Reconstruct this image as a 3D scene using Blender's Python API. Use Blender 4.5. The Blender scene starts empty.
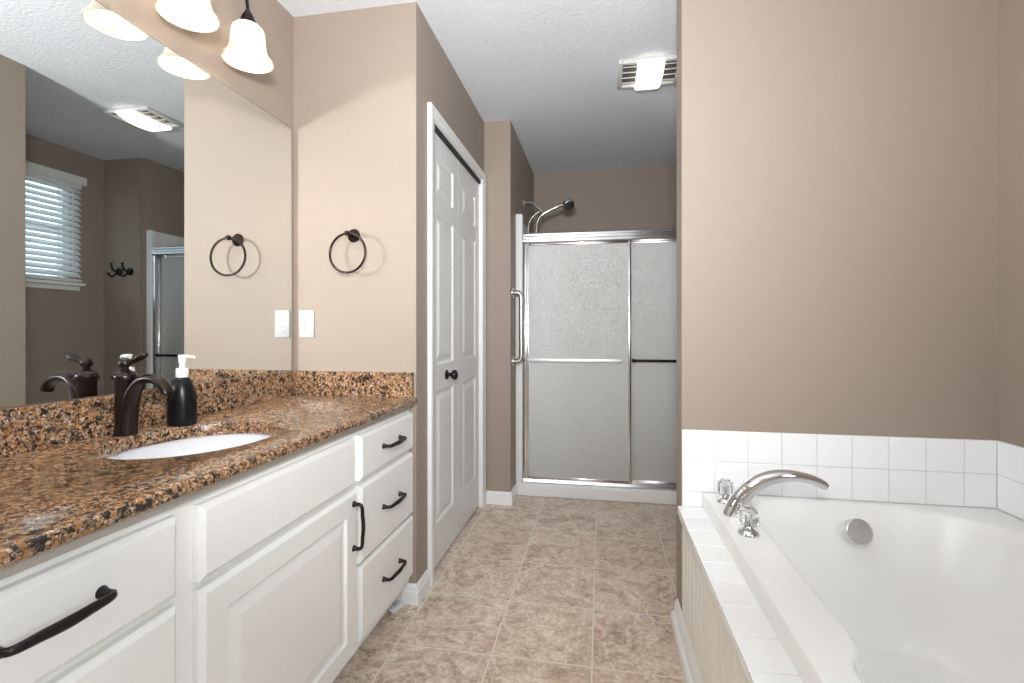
import bpy, bmesh, math, random
from mathutils import Vector, Matrix
random.seed(4)
SC = bpy.context.scene
COL = SC.collection

# ------------------------------------------------------------------ camera
cd = bpy.data.cameras.new('camera'); cam = bpy.data.objects.new('camera', cd); COL.objects.link(cam)
cam.location = (0, 0, 1.110); cam.rotation_euler = (math.pi/2, 0, 0.1805)
cd.sensor_fit = 'HORIZONTAL'; cd.sensor_width = 36; cd.lens = 488.65*36/1024
cd.shift_x = 0.0; cd.shift_y = -(341.5-329.67)/1024
cd.clip_start = 0.02
SC.camera = cam
# ------------------------------------------------------------------ view
vs = SC.view_settings
vs.view_transform = 'Standard'; vs.look = 'None'; vs.gamma = 1; vs.use_curve_mapping = False
vs.exposure = 0.10
SC.cycles.sample_clamp_indirect = 20.0; SC.cycles.use_guiding = True; SC.cycles.blur_glossy = 0.0
# ------------------------------------------------------------------ daylight outside the window
W = bpy.data.worlds.new('daylight'); SC.world = W; W.use_nodes = True
bg = W.node_tree.nodes['Background']
bg.inputs['Color'].default_value = (0.72, 0.87, 1.0, 1); bg.inputs['Strength'].default_value = 3.0
# ------------------------------------------------------------------ lights
def area(name, loc, target, size, power, color=(1, 1, 1), sizey=None):
    l = bpy.data.lights.new(name, 'AREA'); l.energy = power; l.color = color
    l.shape = 'DISK' if sizey is None else 'RECTANGLE'; l.size = size
    if sizey: l.size_y = sizey
    o = bpy.data.objects.new(name, l); COL.objects.link(o); o.location = loc
    o.rotation_euler = (Vector(target)-Vector(loc)).to_track_quat('-Z', 'Y').to_euler()
    return o
area('camera_flash', (-0.04, -0.06, 1.47), (-0.25, 0.94, 1.90), 0.26, 35, (0.98, 0.99, 1.0)).data.spread = math.radians(132)
area('fill_at_added_window', (1.33, -0.75, 1.55), (-0.75, -0.75, 1.0), 1.0, 42, (0.86, 0.94, 1.0), 1.1)  # cool fill added for the cabinet fronts, shining through an invented window
area('added_ceiling_fill', (-0.65, -0.85, 2.42), (-0.45, -0.45, 0), 0.9, 17, (1.0, 0.98, 0.96), 0.6)  # added overhead fill behind the camera, no known lamp there
BULB_POWER = 64.0

# ------------------------------------------------------------------ dimensions
CEIL = 2.44
XL = -1.288          # left wall (mirror wall)
YT = 1.88            # towel-ring wall
XC = -0.738          # closet wall
YJ = 3.048          # short wall beside the closet door
XJ = -0.5666         # shower alcove, left side
XN = 0.940           # shower alcove, right side
YN = 3.20            # rear wall of the window nook
YS = 4.15            # rear wall of the shower
XB, YB, YB2 = 0.288, 1.857, 1.982   # stub wall behind the tub
XR = 1.276           # right wall
YBK = -1.60          # wall behind the photographer
TILE = 0.111
CT = 0.836           # worktop height

# ------------------------------------------------------------------ node helpers
def newmat(name):
    m = bpy.data.materials.new(name); m.use_nodes = True
    return m, m.node_tree, m.node_tree.nodes['Principled BSDF']
def plain(name, col, rough=0.5, metal=0.0, spec=None, coat=0.0):
    m, t, p = newmat(name)
    p.inputs['Base Color'].default_value = (*col, 1); p.inputs['Roughness'].default_value = rough
    p.inputs['Metallic'].default_value = metal
    if spec is not None: p.inputs['Specular IOR Level'].default_value = spec
    if coat: p.inputs['Coat Weight'].default_value = coat; p.inputs['Coat Roughness'].default_value = 0.05
    return m
def N(t, kind, **kw):
    n = t.nodes.new(kind)
    for k, v in kw.items():
        if k in n.inputs: n.inputs[k].default_value = v
        else: setattr(n, k, v)
    return n
def coords(t, loc=(0, 0, 0), scale=(1, 1, 1)):
    c = N(t, 'ShaderNodeNewGeometry'); mp = N(t, 'ShaderNodeMapping')
    t.links.new(c.outputs['Position'], mp.inputs['Vector'])
    mp.inputs['Location'].default_value = loc; mp.inputs['Scale'].default_value = scale
    return mp.outputs['Vector']
def ramp(t, fac, stops, interp='LINEAR'):
    r = N(t, 'ShaderNodeValToRGB'); r.color_ramp.interpolation = interp
    e = r.color_ramp.elements
    while len(e) > 1: e.remove(e[-1])
    e[0].position = stops[0][0]; e[0].color = (*stops[0][1], 1)
    for p, c in stops[1:]:
        q = e.new(p); q.color = (*c, 1)
    t.links.new(fac, r.inputs['Fac'])
    return r.outputs['Color']
def bump(t, p, h, strength, dist=0.002):
    b = N(t, 'ShaderNodeBump'); b.inputs['Strength'].default_value = strength; b.inputs['Distance'].default_value = dist
    t.links.new(h, b.inputs['Height']); t.links.new(b.outputs['Normal'], p.inputs['Normal'])
def mixc(t, fac, a, b, blend='MIX'):
    m = N(t, 'ShaderNodeMix', data_type='RGBA', blend_type=blend)
    for s, v in ((0, fac), (6, a), (7, b)):
        if hasattr(v, 'links') or hasattr(v, 'is_linked'): t.links.new(v, m.inputs[s])
        else: m.inputs[s].default_value = v if s == 0 else (*v, 1)
    return m.outputs[2]

def lightly_bumped(name, col, rough, scale, strength, dist=0.002, detail=2, vary=0.04):
    m, t, p = newmat(name); v = coords(t)
    n = N(t, 'ShaderNodeTexNoise'); n.inputs['Scale'].default_value = scale; n.inputs['Detail'].default_value = detail
    t.links.new(v, n.inputs['Vector'])
    n2 = N(t, 'ShaderNodeTexNoise'); n2.inputs['Scale'].default_value = scale*0.6; t.links.new(v, n2.inputs['Vector'])
    c = ramp(t, n2.outputs['Fac'], [(0.3, tuple(x*(1-vary) for x in col)), (0.7, tuple(x*(1+vary) for x in col))])
    t.links.new(c, p.inputs['Base Color']); p.inputs['Roughness'].default_value = rough
    bump(t, p, n.outputs['Fac'], strength, dist)
    return m
M = {}
M['wall'] = lightly_bumped('tan wall paint', (0.315, 0.254, 0.207), 0.62, 260, 0.08, 0.0008, 2, 0.012)
M['ceiling'] = lightly_bumped('knockdown ceiling paint', (0.73, 0.765, 0.805), 0.9, 75, 0.6, 0.004, 3, 0.03)
M['trim'] = plain('white gloss trim paint', (0.80, 0.795, 0.785), 0.35)
M['door'] = plain('white door paint', (0.74, 0.73, 0.715), 0.4)
M['cabinet'] = lightly_bumped('cream cabinet paint', (0.82, 0.805, 0.775), 0.38, 90, 0.03, 0.0005, 2, 0.008)
M['bronze'] = plain('oil rubbed bronze', (0.034, 0.025, 0.023), 0.25, 0.8)
M['black_iron'] = plain('dark bronze pull finish', (0.022, 0.018, 0.017), 0.32, 0.6)
M['knob_black'] = plain('black knob finish', (0.012, 0.012, 0.013), 0.25, 0.3)
M['chrome'] = plain('chrome', (0.74, 0.74, 0.75), 0.06, 1.0)
M['chrome_soft'] = plain('worn chrome', (0.70, 0.695, 0.69), 0.22, 1.0)
M['satin'] = plain('satin aluminium', (0.64, 0.64, 0.645), 0.17, 1.0)
M['bright_satin'] = plain('bright satin aluminium', (0.92, 0.92, 0.93), 0.5, 0.9)
M['steel'] = plain('brushed stainless steel', (0.62, 0.60, 0.58), 0.28, 1.0)
M['porcelain'] = plain('white porcelain', (0.70, 0.70, 0.73), 0.08, 0, coat=0.5)
M['acrylic'] = plain('white tub acrylic', (0.86, 0.85, 0.83), 0.26)
M['fibreglass'] = plain('shower fibreglass', (0.78, 0.78, 0.77), 0.25)
M['white_tile'] = plain('white glazed tile', (0.88, 0.88, 0.88), 0.12)
M['grout'] = plain('pale grout', (0.66, 0.65, 0.63), 0.9)
M['white_plastic'] = plain('white plastic', (0.74, 0.74, 0.73), 0.3)
M['outlet'] = plain('outlet plastic', (0.46, 0.46, 0.45), 0.35)
M['slot'] = plain('dark slot', (0.03, 0.03, 0.03), 0.6)
M['matt_black'] = plain('black satin ceramic', (0.006, 0.006, 0.007), 0.27, 0.0, 0.22)
M['mirror'] = plain('mirror silvering', (0.84, 0.87, 0.86), 0.0, 1.0)
M['mirror_edge'] = plain('ground glass edge', (0.06, 0.07, 0.068), 0.3)
M['bead'] = plain('cream beadboard paint', (0.87, 0.845, 0.80), 0.42)
M['grille'] = plain('fan grille plastic', (0.60, 0.59, 0.575), 0.5)
M['dark'] = plain('dark track', (0.02, 0.02, 0.02), 0.7)
M['duct'] = plain('grey fan interior', (0.12, 0.118, 0.115), 0.7)
M['outside'] = plain('outside wall', (0.4, 0.4, 0.4), 0.9)
M['lip'] = plain('taupe substrate under slab', (0.42, 0.38, 0.33), 0.8)

def mat_emit(name, col, strength):
    m, t, p = newmat(name)
    p.inputs['Base Color'].default_value = (0.9, 0.9, 0.9, 1)
    p.inputs['Emission Color'].default_value = (*col, 1); p.inputs['Emission Strength'].default_value = strength
    return m
M['bulb'] = mat_emit('lit warm bulb', (1.0, 0.80, 0.56), BULB_POWER)
M['lens'] = mat_emit('lit frosted fan lens', (1.0, 0.88, 0.72), 2.4)

def mat_shade():
    m, t, p = newmat('frosted glass shade')
    out = t.nodes['Material Output']
    tr = N(t, 'ShaderNodeBsdfTranslucent'); tr.inputs['Color'].default_value = (0.72, 0.70, 0.66, 1)
    p.inputs['Base Color'].default_value = (0.70, 0.685, 0.65, 1); p.inputs['Roughness'].default_value = 0.3
    mx = N(t, 'ShaderNodeMixShader'); mx.inputs[0].default_value = 0.42
    t.links.new(p.outputs[0], mx.inputs[1]); t.links.new(tr.outputs[0], mx.inputs[2])
    t.links.new(mx.outputs[0], out.inputs['Surface'])
    return m
M['shade'] = mat_shade()

def mat_slat():
    m, t, p = newmat('white faux wood slat'); out = t.nodes['Material Output']
    tr = N(t, 'ShaderNodeBsdfTranslucent'); tr.inputs['Color'].default_value = (0.85, 0.9, 0.9, 1)
    p.inputs['Base Color'].default_value = (0.84, 0.85, 0.85, 1); p.inputs['Roughness'].default_value = 0.4
    mx = N(t, 'ShaderNodeMixShader'); mx.inputs[0].default_value = 0.30
    t.links.new(p.outputs[0], mx.inputs[1]); t.links.new(tr.outputs[0], mx.inputs[2])
    t.links.new(mx.outputs[0], out.inputs['Surface'])
    return m
M['slat'] = mat_slat()

def mat_pane():
    m, t, p = newmat('window glass'); out = t.nodes['Material Output']
    tr = N(t, 'ShaderNodeBsdfTransparent'); gl = N(t, 'ShaderNodeBsdfGlossy'); gl.inputs['Roughness'].default_value = 0.02
    mx = N(t, 'ShaderNodeMixShader'); mx.inputs[0].default_value = 0.07
    t.links.new(tr.outputs[0], mx.inputs[1]); t.links.new(gl.outputs[0], mx.inputs[2])
    t.links.new(mx.outputs[0], out.inputs['Surface'])
    return m
M['pane'] = mat_pane()

def mat_obscure():
    m, t, p = newmat('obscure pebbled shower glass'); v = coords(t)
    out = t.nodes['Material Output']
    vo = N(t, 'ShaderNodeTexVoronoi'); vo.inputs['Scale'].default_value = 190; t.links.new(v, vo.inputs['Vector'])
    p.inputs['Base Color'].default_value = (0.60, 0.61, 0.595, 1); p.inputs['Roughness'].default_value = 0.38
    p.inputs['Specular IOR Level'].default_value = 0.9
    bump(t, p, vo.outputs['Distance'], 0.6, 0.0028)
    tr = N(t, 'ShaderNodeBsdfTranslucent'); tr.inputs['Color'].default_value = (0.75, 0.77, 0.75, 1)
    mx = N(t, 'ShaderNodeMixShader'); mx.inputs[0].default_value = 0.35
    t.links.new(p.outputs[0], mx.inputs[1]); t.links.new(tr.outputs[0], mx.inputs[2])
    gl = N(t, 'ShaderNodeBsdfGlossy'); gl.inputs['Roughness'].default_value = 0.34
    bn = [n for n in t.nodes if n.bl_idname == 'ShaderNodeBump'][0]; t.links.new(bn.outputs['Normal'], gl.inputs['Normal'])
    m2 = N(t, 'ShaderNodeMixShader'); m2.inputs[0].default_value = 0.16
    t.links.new(mx.outputs[0], m2.inputs[1]); t.links.new(gl.outputs[0], m2.inputs[2])
    t.links.new(m2.outputs[0], out.inputs['Surface'])
    return m
M['obscure'] = mat_obscure()

def mat_crystal():
    m, t, p = newmat('clear acrylic knob')
    p.inputs['Base Color'].default_value = (0.97, 0.97, 0.97, 1); p.inputs['Roughness'].default_value = 0.02
    p.inputs['Transmission Weight'].default_value = 1.0; p.inputs['IOR'].default_value = 1.48
    return m
M['crystal'] = mat_crystal()
def mat_clearbag():
    m, t, p = newmat('cloudy clear plastic')
    p.inputs['Base Color'].default_value = (0.82, 0.84, 0.88, 1); p.inputs['Roughness'].default_value = 0.2
    p.inputs['Transmission Weight'].default_value = 0.25
    return m
M['cloudy'] = mat_clearbag()

def mat_floor():
    m, t, p = newmat('beige stone look floor tile')
    v = coords(t, (0.0298, -2.9873+0.34*9, 0))
    br = N(t, 'ShaderNodeTexBrick'); br.offset = 0; br.squash = 1
    for k, x in (('Scale', 1), ('Mortar Size', 0.0032), ('Mortar Smooth', 0.3), ('Bias', 0), ('Brick Width', 0.34), ('Row Height', 0.34)):
        br.inputs[k].default_value = x
    br.inputs['Color1'].default_value = (0, 0, 0, 1); br.inputs['Color2'].default_value = (1, 1, 1, 1)
    t.links.new(v, br.inputs['Vector'])
    sep = N(t, 'ShaderNodeSeparateColor'); t.links.new(br.outputs['Color'], sep.inputs['Color'])
    # every tile gets its own cut of the stone
    add = N(t, 'ShaderNodeVectorMath', operation='MULTIPLY_ADD')
    add.inputs[1].default_value = (7.3, 5.1, 3.7)
    t.links.new(br.outputs['Color'], add.inputs[0]); t.links.new(v, add.inputs[2])
    n1 = N(t, 'ShaderNodeTexNoise'); n1.inputs['Scale'].default_value = 9.0; n1.inputs['Detail'].default_value = 9; n1.inputs['Roughness'].default_value = 0.65; n1.inputs['Distortion'].default_value = 1.6
    n2 = N(t, 'ShaderNodeTexNoise'); n2.inputs['Scale'].default_value = 5.0; n2.inputs['Detail'].default_value = 11; n2.inputs['Roughness'].default_value = 0.62; n2.inputs['Distortion'].default_value = 0.5
    n3 = N(t, 'ShaderNodeTexNoise'); n3.inputs['Scale'].default_value = 70.0; n3.inputs['Detail'].default_value = 4
    for n in (n1, n2, n3): t.links.new(add.outputs[0], n.inputs['Vector'])
    base = ramp(t, n1.outputs['Fac'], [(0.32, (0.44, 0.315, 0.235)), (0.44, (0.62, 0.48, 0.375)), (0.54, (0.71, 0.58, 0.465)), (0.68, (0.80, 0.69, 0.58))])
    vein = ramp(t, n2.outputs['Fac'], [(0.462, (0, 0, 0)), (0.494, (0.75, 0.75, 0.75)), (0.500, (1, 1, 1)), (0.504, (0, 0, 0))])
    vs_ = N(t, 'ShaderNodeMath', operation='MULTIPLY'); vs_.inputs[1].default_value = 0.85
    msk = N(t, 'ShaderNodeTexNoise'); msk.inputs['Scale'].default_value = 6.0; t.links.new(add.outputs[0], msk.inputs['Vector'])
    mr = ramp(t, msk.outputs['Fac'], [(0.42, (0, 0, 0)), (0.60, (1, 1, 1))])
    mm = N(t, 'ShaderNodeMath', operation='MULTIPLY'); t.links.new(vein, mm.inputs[0]); t.links.new(mr, mm.inputs[1])
    t.links.new(mm.outputs[0], vs_.inputs[0])
    c = mixc(t, vs_.outputs[0], base, (0.26, 0.17, 0.115))
    n4 = N(t, 'ShaderNodeTexNoise'); n4.inputs['Scale'].default_value = 4.0; n4.inputs['Detail'].default_value = 10; n4.inputs['Roughness'].default_value = 0.6; n4.inputs['Distortion'].default_value = 0.8
    off = N(t, 'ShaderNodeVectorMath', operation='ADD'); off.inputs[1].default_value = (3.1, 8.7, 2.2); t.links.new(add.outputs[0], off.inputs[0]); t.links.new(off.outputs[0], n4.inputs['Vector'])
    pale = ramp(t, n4.outputs['Fac'], [(0.478, (0, 0, 0)), (0.500, (0.6, 0.6, 0.6)), (0.522, (0, 0, 0))])
    c = mixc(t, pale, c, (0.86, 0.77, 0.67))
    fine = ramp(t, n3.outputs['Fac'], [(0.35, (0.80, 0.79, 0.78)), (0.65, (1.10, 1.10, 1.10))])
    c = mixc(t, 1.0, c, fine, 'MULTIPLY')
    c = mixc(t, br.outputs['Fac'], c, (0.76, 0.68, 0.59))
    t.links.new(c, p.inputs['Base Color'])
    r = N(t, 'ShaderNodeMapRange'); t.links.new(n1.outputs['Fac'], r.inputs['Value']); r.inputs['To Min'].default_value = 0.24; r.inputs['To Max'].default_value = 0.40
    t.links.new(r.outputs[0], p.inputs['Roughness'])
    inv = N(t, 'ShaderNodeMath', operation='SUBTRACT'); inv.inputs[0].default_value = 1.0; t.links.new(br.outputs['Fac'], inv.inputs[1])
    s = N(t, 'ShaderNodeMath', operation='MULTIPLY_ADD'); s.inputs[1].default_value = 0.25
    t.links.new(n1.outputs['Fac'], s.inputs[0]); t.links.new(inv.outputs[0], s.inputs[2])
    bump(t, p, s.outputs[0], 0.35, 0.002)
    return m
M['floor'] = mat_floor()

def mat_granite():
    m, t, p = newmat('brown speckled granite'); v = coords(t)
    wob = N(t, 'ShaderNodeTexNoise'); wob.inputs['Scale'].default_value = 110; wob.inputs['Detail'].default_value = 5; t.links.new(v, wob.inputs['Vector'])
    mad = N(t, 'ShaderNodeVectorMath', operation='MULTIPLY_ADD'); mad.inputs[1].default_value = (0.016, 0.016, 0.016)
    t.links.new(wob.outputs['Color'], mad.inputs[0]); t.links.new(v, mad.inputs[2])
    def cells(sc):
        q = N(t, 'ShaderNodeTexVoronoi'); q.inputs['Scale'].default_value = sc; t.links.new(mad.outputs[0], q.inputs['Vector'])
        e = N(t, 'ShaderNodeSeparateColor'); t.links.new(q.outputs['Color'], e.inputs['Color']); return e
    s1, s2, s3 = cells(145), cells(250), cells(92)
    c1 = ramp(t, s1.outputs[0], [(0.0, (0.14, 0.064, 0.027)), (0.22, (0.27, 0.130, 0.054)), (0.5, (0.35, 0.185, 0.083)), (0.72, (0.38, 0.26, 0.165)), (0.86, (0.29, 0.25, 0.22))], 'CONSTANT')
    c2 = ramp(t, s2.outputs[1], [(0.0, (0.035, 0.026, 0.022)), (0.26, (0.13, 0.062, 0.027)), (0.46, (0.28, 0.140, 0.058)), (0.70, (0.39, 0.25, 0.145)), (0.88, (0.48, 0.395, 0.315))], 'CONSTANT')
    pick = N(t, 'ShaderNodeMath', operation='GREATER_THAN'); pick.inputs[1].default_value = 0.50; t.links.new(s2.outputs[0], pick.inputs[0])
    c = mixc(t, pick.outputs[0], c1, c2)
    big = N(t, 'ShaderNodeTexNoise'); big.inputs['Scale'].default_value = 30; big.inputs['Detail'].default_value = 4; t.links.new(v, big.inputs['Vector'])
    k = N(t, 'ShaderNodeMath', operation='MULTIPLY_ADD'); k.inputs[1].default_value = 1.0; t.links.new(big.outputs['Fac'], k.inputs[0]); t.links.new(s3.outputs[2], k.inputs[2])
    dk = N(t, 'ShaderNodeMath', operation='LESS_THAN'); dk.inputs[1].default_value = 0.77; t.links.new(k.outputs[0], dk.inputs[0])
    c3 = ramp(t, s1.outputs[1], [(0.0, (0.022, 0.018, 0.016)), (0.45, (0.065, 0.045, 0.033)), (0.75, (0.19, 0.12, 0.07))], 'CONSTANT')
    c = mixc(t, dk.outputs[0], c, c3)
    t.links.new(c, p.inputs['Base Color'])
    p.inputs['Roughness'].default_value = 0.14
    return m
M['granite'] = mat_granite()

# ------------------------------------------------------------------ mesh helpers
class B:
    """collects shapes into one mesh, written in world coordinates"""
    def __init__(s): s.bm = bmesh.new()
    def add(s, verts, faces):
        vs_ = [s.bm.verts.new(v) for v in verts]
        for f in faces:
            try: s.bm.faces.new([vs_[i] for i in f])
            except ValueError: pass
        return vs_
    def box(s, x0, x1, y0, y1, z0, z1, bev=0.0, seg=2):
        x0, x1 = sorted((x0, x1)); y0, y1 = sorted((y0, y1)); z0, z1 = sorted((z0, z1))
        v = s.add([(x, y, z) for x in (x0, x1) for y in (y0, y1) for z in (z0, z1)],
                  [(0, 1, 3, 2), (4, 6, 7, 5), (0, 4, 5, 1), (2, 3, 7, 6), (0, 2, 6, 4), (1, 5, 7, 3)])
        if bev:
            ed = list({e for a in v for e in a.link_edges})
            bmesh.ops.bevel(s.bm, geom=ed, offset=bev, segments=seg, profile=0.5, affect='EDGES')
        return s
    def loft(s, rings, cap0=True, cap1=True, closed=True):
        n = len(rings[0]); R = [[s.bm.verts.new(p) for p in r] for r in rings]
        for a, b in zip(R, R[1:]):
            for i in range(n if closed else n-1):
                j = (i+1) % n
                try: s.bm.faces.new((a[i], a[j], b[j], b[i]))
                except ValueError: pass
        if cap0: s.bm.faces.new(list(reversed(R[0])))
        if cap1: s.bm.faces.new(R[-1])
        return s
    def lathe(s, org, axis, prof, n=32, cap0=True, cap1=True, phase=0):
        a = Vector(axis).normalized(); u = a.orthogonal().normalized(); w = a.cross(u); o = Vector(org)
        rings = [[o+a*h+(u*math.cos(phase+2*math.pi*i/n)+w*math.sin(phase+2*math.pi*i/n))*max(r, 1e-5) for i in range(n)] for r, h in prof]
        return s.loft(rings, cap0, cap1)
    def sweep(s, path, wh, side, n=20, power=1.0):
        """ellipse swept along a planar path; wh = (half width along side, half height) per point"""
        sd = Vector(side).normalized(); P = [Vector(p) for p in path]; rings = []
        for i, p in enumerate(P):
            tg = (P[min(i+1, len(P)-1)]-P[max(i-1, 0)]).normalized(); nn = tg.cross(sd).normalized()
            w, h = wh[i] if isinstance(wh, list) else wh
            rr = []
            for k in range(n):
                a = 2*math.pi*k/n; c, q = math.cos(a), math.sin(a)
                rr.append(p+sd*w*math.copysign(abs(c)**power, c)+nn*h*math.copysign(abs(q)**power, q))
            rings.append(rr)
        return s.loft(rings)
    def torus(s, c, axis, R, r, n=64, m=14):
        a = Vector(axis).normalized(); u = a.orthogonal().normalized(); w = a.cross(u); c = Vector(c)
        rings = []
        for i in range(n):
            t = 2*math.pi*i/n; d = u*math.cos(t)+w*math.sin(t)
            rings.append([c+d*(R+r*math.cos(2*math.pi*k/m))+a*r*math.sin(2*math.pi*k/m) for k in range(m)])
        rings.append(rings[0])
        s.loft(rings, False, False)
        bmesh.ops.remove_doubles(s.bm, verts=s.bm.verts, dist=1e-6)
        return s
    def stepped(s, plane, y0, y1, z0, z1, steps, cap=True):
        """rectangular stepped panel facing +X: steps = (inset, x)"""
        rings = [[(x, y0+i, z0+i), (x, y1-i, z0+i), (x, y1-i, z1-i), (x, y0+i, z1-i)] for i, x in steps]
        return s.loft(rings, True, cap)
    def profile_run(s, prof, p0, p1, up=(0, 0, 1), out=(1, 0, 0)):
        """2-D profile (out, up) carried from p0 to p1"""
        u, o = Vector(up), Vector(out)
        return s.loft([[Vector(p)+o*a+u*b for a, b in prof] for p in (p0, p1)])
    def build(s, name, mat, parent=None, smooth=None, origin=None):
        bmesh.ops.recalc_face_normals(s.bm, faces=s.bm.faces)
        if parent is not None: org = ROOT[parent.name]
        elif origin is not None: org = Vector(origin)
        else: org = Vector((0, 0, 0))
        bmesh.ops.transform(s.bm, matrix=Matrix.Translation(-org), verts=s.bm.verts)
        me = bpy.data.meshes.new(name); s.bm.to_mesh(me); s.bm.free()
        me.materials.append(mat)
        if smooth is not None:
            for f in me.polygons: f.use_smooth = True
            try: me.set_sharp_from_angle(angle=math.radians(smooth))
            except Exception: pass
        o = bpy.data.objects.new(name, me); COL.objects.link(o)
        if parent is not None: o.parent = parent
        else: o.location = org
        ROOT[o.name] = org
        return o
ROOT = {}
def tag(o, label, cat, group=None):
    o['label'] = label; o['category'] = cat
    if group: o['group'] = group
    return o
def thing(name, label, cat, loc, group=None):
    o = bpy.data.objects.new(name, None); COL.objects.link(o); o.location = loc
    o.empty_display_size = 0.05
    ROOT[o.name] = Vector(loc)
    return tag(o, label, cat, group)
def struct(o):
    o['kind'] = 'structure'; return o
def srt(name, loc=(0, 0, 0)):
    o = bpy.data.objects.new(name, None); COL.objects.link(o); o.location = loc; ROOT[o.name] = Vector(loc)
    o['kind'] = 'structure'; return o
def bez(p0, p1, p2, p3, n=16):
    P = [Vector(p) for p in (p0, p1, p2, p3)]; r = []
    for i in range(n+1):
        t = i/n; r.append(P[0]*(1-t)**3+P[1]*3*t*(1-t)**2+P[2]*3*t*t*(1-t)+P[3]*t**3)
    return r
def spline(pts, n=6, closed=False):
    P = [Vector(p) for p in pts]; L = len(P); r = []
    for i in range(L if closed else L-1):
        if closed: a, b, c, d = P[(i-1) % L], P[i], P[(i+1) % L], P[(i+2) % L]
        else: a, b, c, d = P[max(i-1, 0)], P[i], P[i+1], P[min(i+2, L-1)]
        for k in range(n):
            t = k/n
            r.append(0.5*((2*b)+(c-a)*t+(2*a-5*b+4*c-d)*t*t+(3*b-a-3*c+d)*t**3))
    if not closed: r.append(P[-1])
    return r
def lerp(a, b, t): return a+(b-a)*t

# ================================================================== SETTING
struct(B().box(XL-0.1, XR+0.12, YBK-0.1, YS+0.1, -0.1, 0).build('floor', M['floor']))
struct(B().box(XL-0.1, XR+0.12, YBK-0.1, YS+0.1, CEIL, CEIL+0.1).build('ceiling', M['ceiling']))
struct(B().box(XL-0.1, XL, YBK, YS, 0, CEIL).build('wall_left', M['wall']))
struct(B().box(XL, XC, YT, YT+0.10, 0, CEIL).build('wall_towel_side', M['wall']))
# closet wall with the bifold opening
D0, D1, DZ = 2.068, 2.974, 2.046
b = B(); b.box(XC-0.10, XC, YT+0.10, D0, 0, CEIL); b.box(XC-0.10, XC, D1, YJ, 0, CEIL); b.box(XC-0.10, XC, D0, D1, DZ, CEIL)
struct(b.build('wall_closet_side', M['wall']))
struct(B().box(XC-0.10, XJ, YJ, YS, 0, CEIL).build('wall_shower_side', M['wall']))
struct(B().box(XC-0.10, XR+0.1, YS, YS+0.1, 0, CEIL).build('wall_front', M['wall']))
b = B(); b.box(XN, XR, YN, YS, 0, CEIL); b.box(XN-0.03, XN, YN+0.013, YS, 0, CEIL); XN -= 0.03
struct(b.build('wall_nook_side', M['wall']))
struct(B().box(XB, XR, YB, YB2, 0, CEIL, 0.0).build('wall_tub_side', M['wall']))
struct(B().box(XL, XR+0.1, YBK-0.1, YBK, 0, CEIL).build('wall_back', M['wall']))
WY0, WY1, WZ0, WZ1 = 2.14, 2.985, 1.455, 2.20
b = B(); b.box(XR, XR+0.12, YBK, -1.25, 0, CEIL); b.box(XR, XR+0.12, -0.25, WY0, 0, CEIL); b.box(XR, XR+0.12, -1.25, -0.25, 0, 1.0); b.box(XR, XR+0.12, -1.25, -0.25, 2.10, CEIL); b.box(XR, XR+0.12, WY1, YS, 0, CEIL)
b.box(XR, XR+0.12, WY0, WY1, 0, WZ0); b.box(XR, XR+0.12, WY0, WY1, WZ1, CEIL)
struct(b.build('wall_right', M['wall']))

# window: frame, pane, sill
w = srt('window_1', (XR+0.08, 0.5*(WY0+WY1), WZ0))
b = B(); f = 0.045; x0, x1 = XR+0.055, XR+0.105
b.box(x0, x1, WY0, WY0+f, WZ0, WZ1, 0.004); b.box(x0, x1, WY1-f, WY1, WZ0, WZ1, 0.004)
b.box(x0, x1, WY0+f, WY1-f, WZ0, WZ0+f, 0.004); b.box(x0, x1, WY0+f, WY1-f, WZ1-f, WZ1, 0.004)
b.box(x0+0.01, x1-0.01, WY0+f, WY1-f, 0.5*(WZ0+WZ1)-0.018, 0.5*(WZ0+WZ1)+0.018, 0.003)
b.build('window_frame', M['trim'], w)
B().box(XR+0.078, XR+0.082, WY0+f, WY1-f, WZ0+f, WZ1-f).build('pane', M['pane'], w)
b = B(); b.box(XR-0.055, XR+0.055, WY0-0.03, WY1+0.035, WZ0-0.024, WZ0, 0.006); b.box(XR-0.016, XR, WY0-0.02, WY1+0.025, WZ0-0.055, WZ0-0.024, 0.004)
b.build('window_sill', M['trim'], w)

w2 = srt('added_window', (XR+0.03, -0.75, 1.0))  # unseen window, added to give the cool fill light an opening
b = B(); x0, x1 = XR+0.005, XR+0.04
b.box(x0, x1, -1.25, -1.21, 1.0, 2.10, 0.003); b.box(x0, x1, -0.29, -0.25, 1.0, 2.10, 0.003)
b.box(x0, x1, -1.21, -0.29, 1.0, 1.04, 0.003); b.box(x0, x1, -1.21, -0.29, 2.06, 2.10, 0.003); b.box(x0+0.005, x1-0.005, -1.21, -0.29, 1.53, 1.56, 0.003)
b.build('window_frame', M['trim'], w2)
B().box(XR+0.02, XR+0.023, -1.21, -0.29, 1.04, 2.06).build('pane', M['pane'], w2)
b = B(); b.box(XR-0.04, XR+0.005, -1.28, -0.22, 0.976, 1.0, 0.005); b.build('window_sill', M['trim'], w2)

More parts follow.
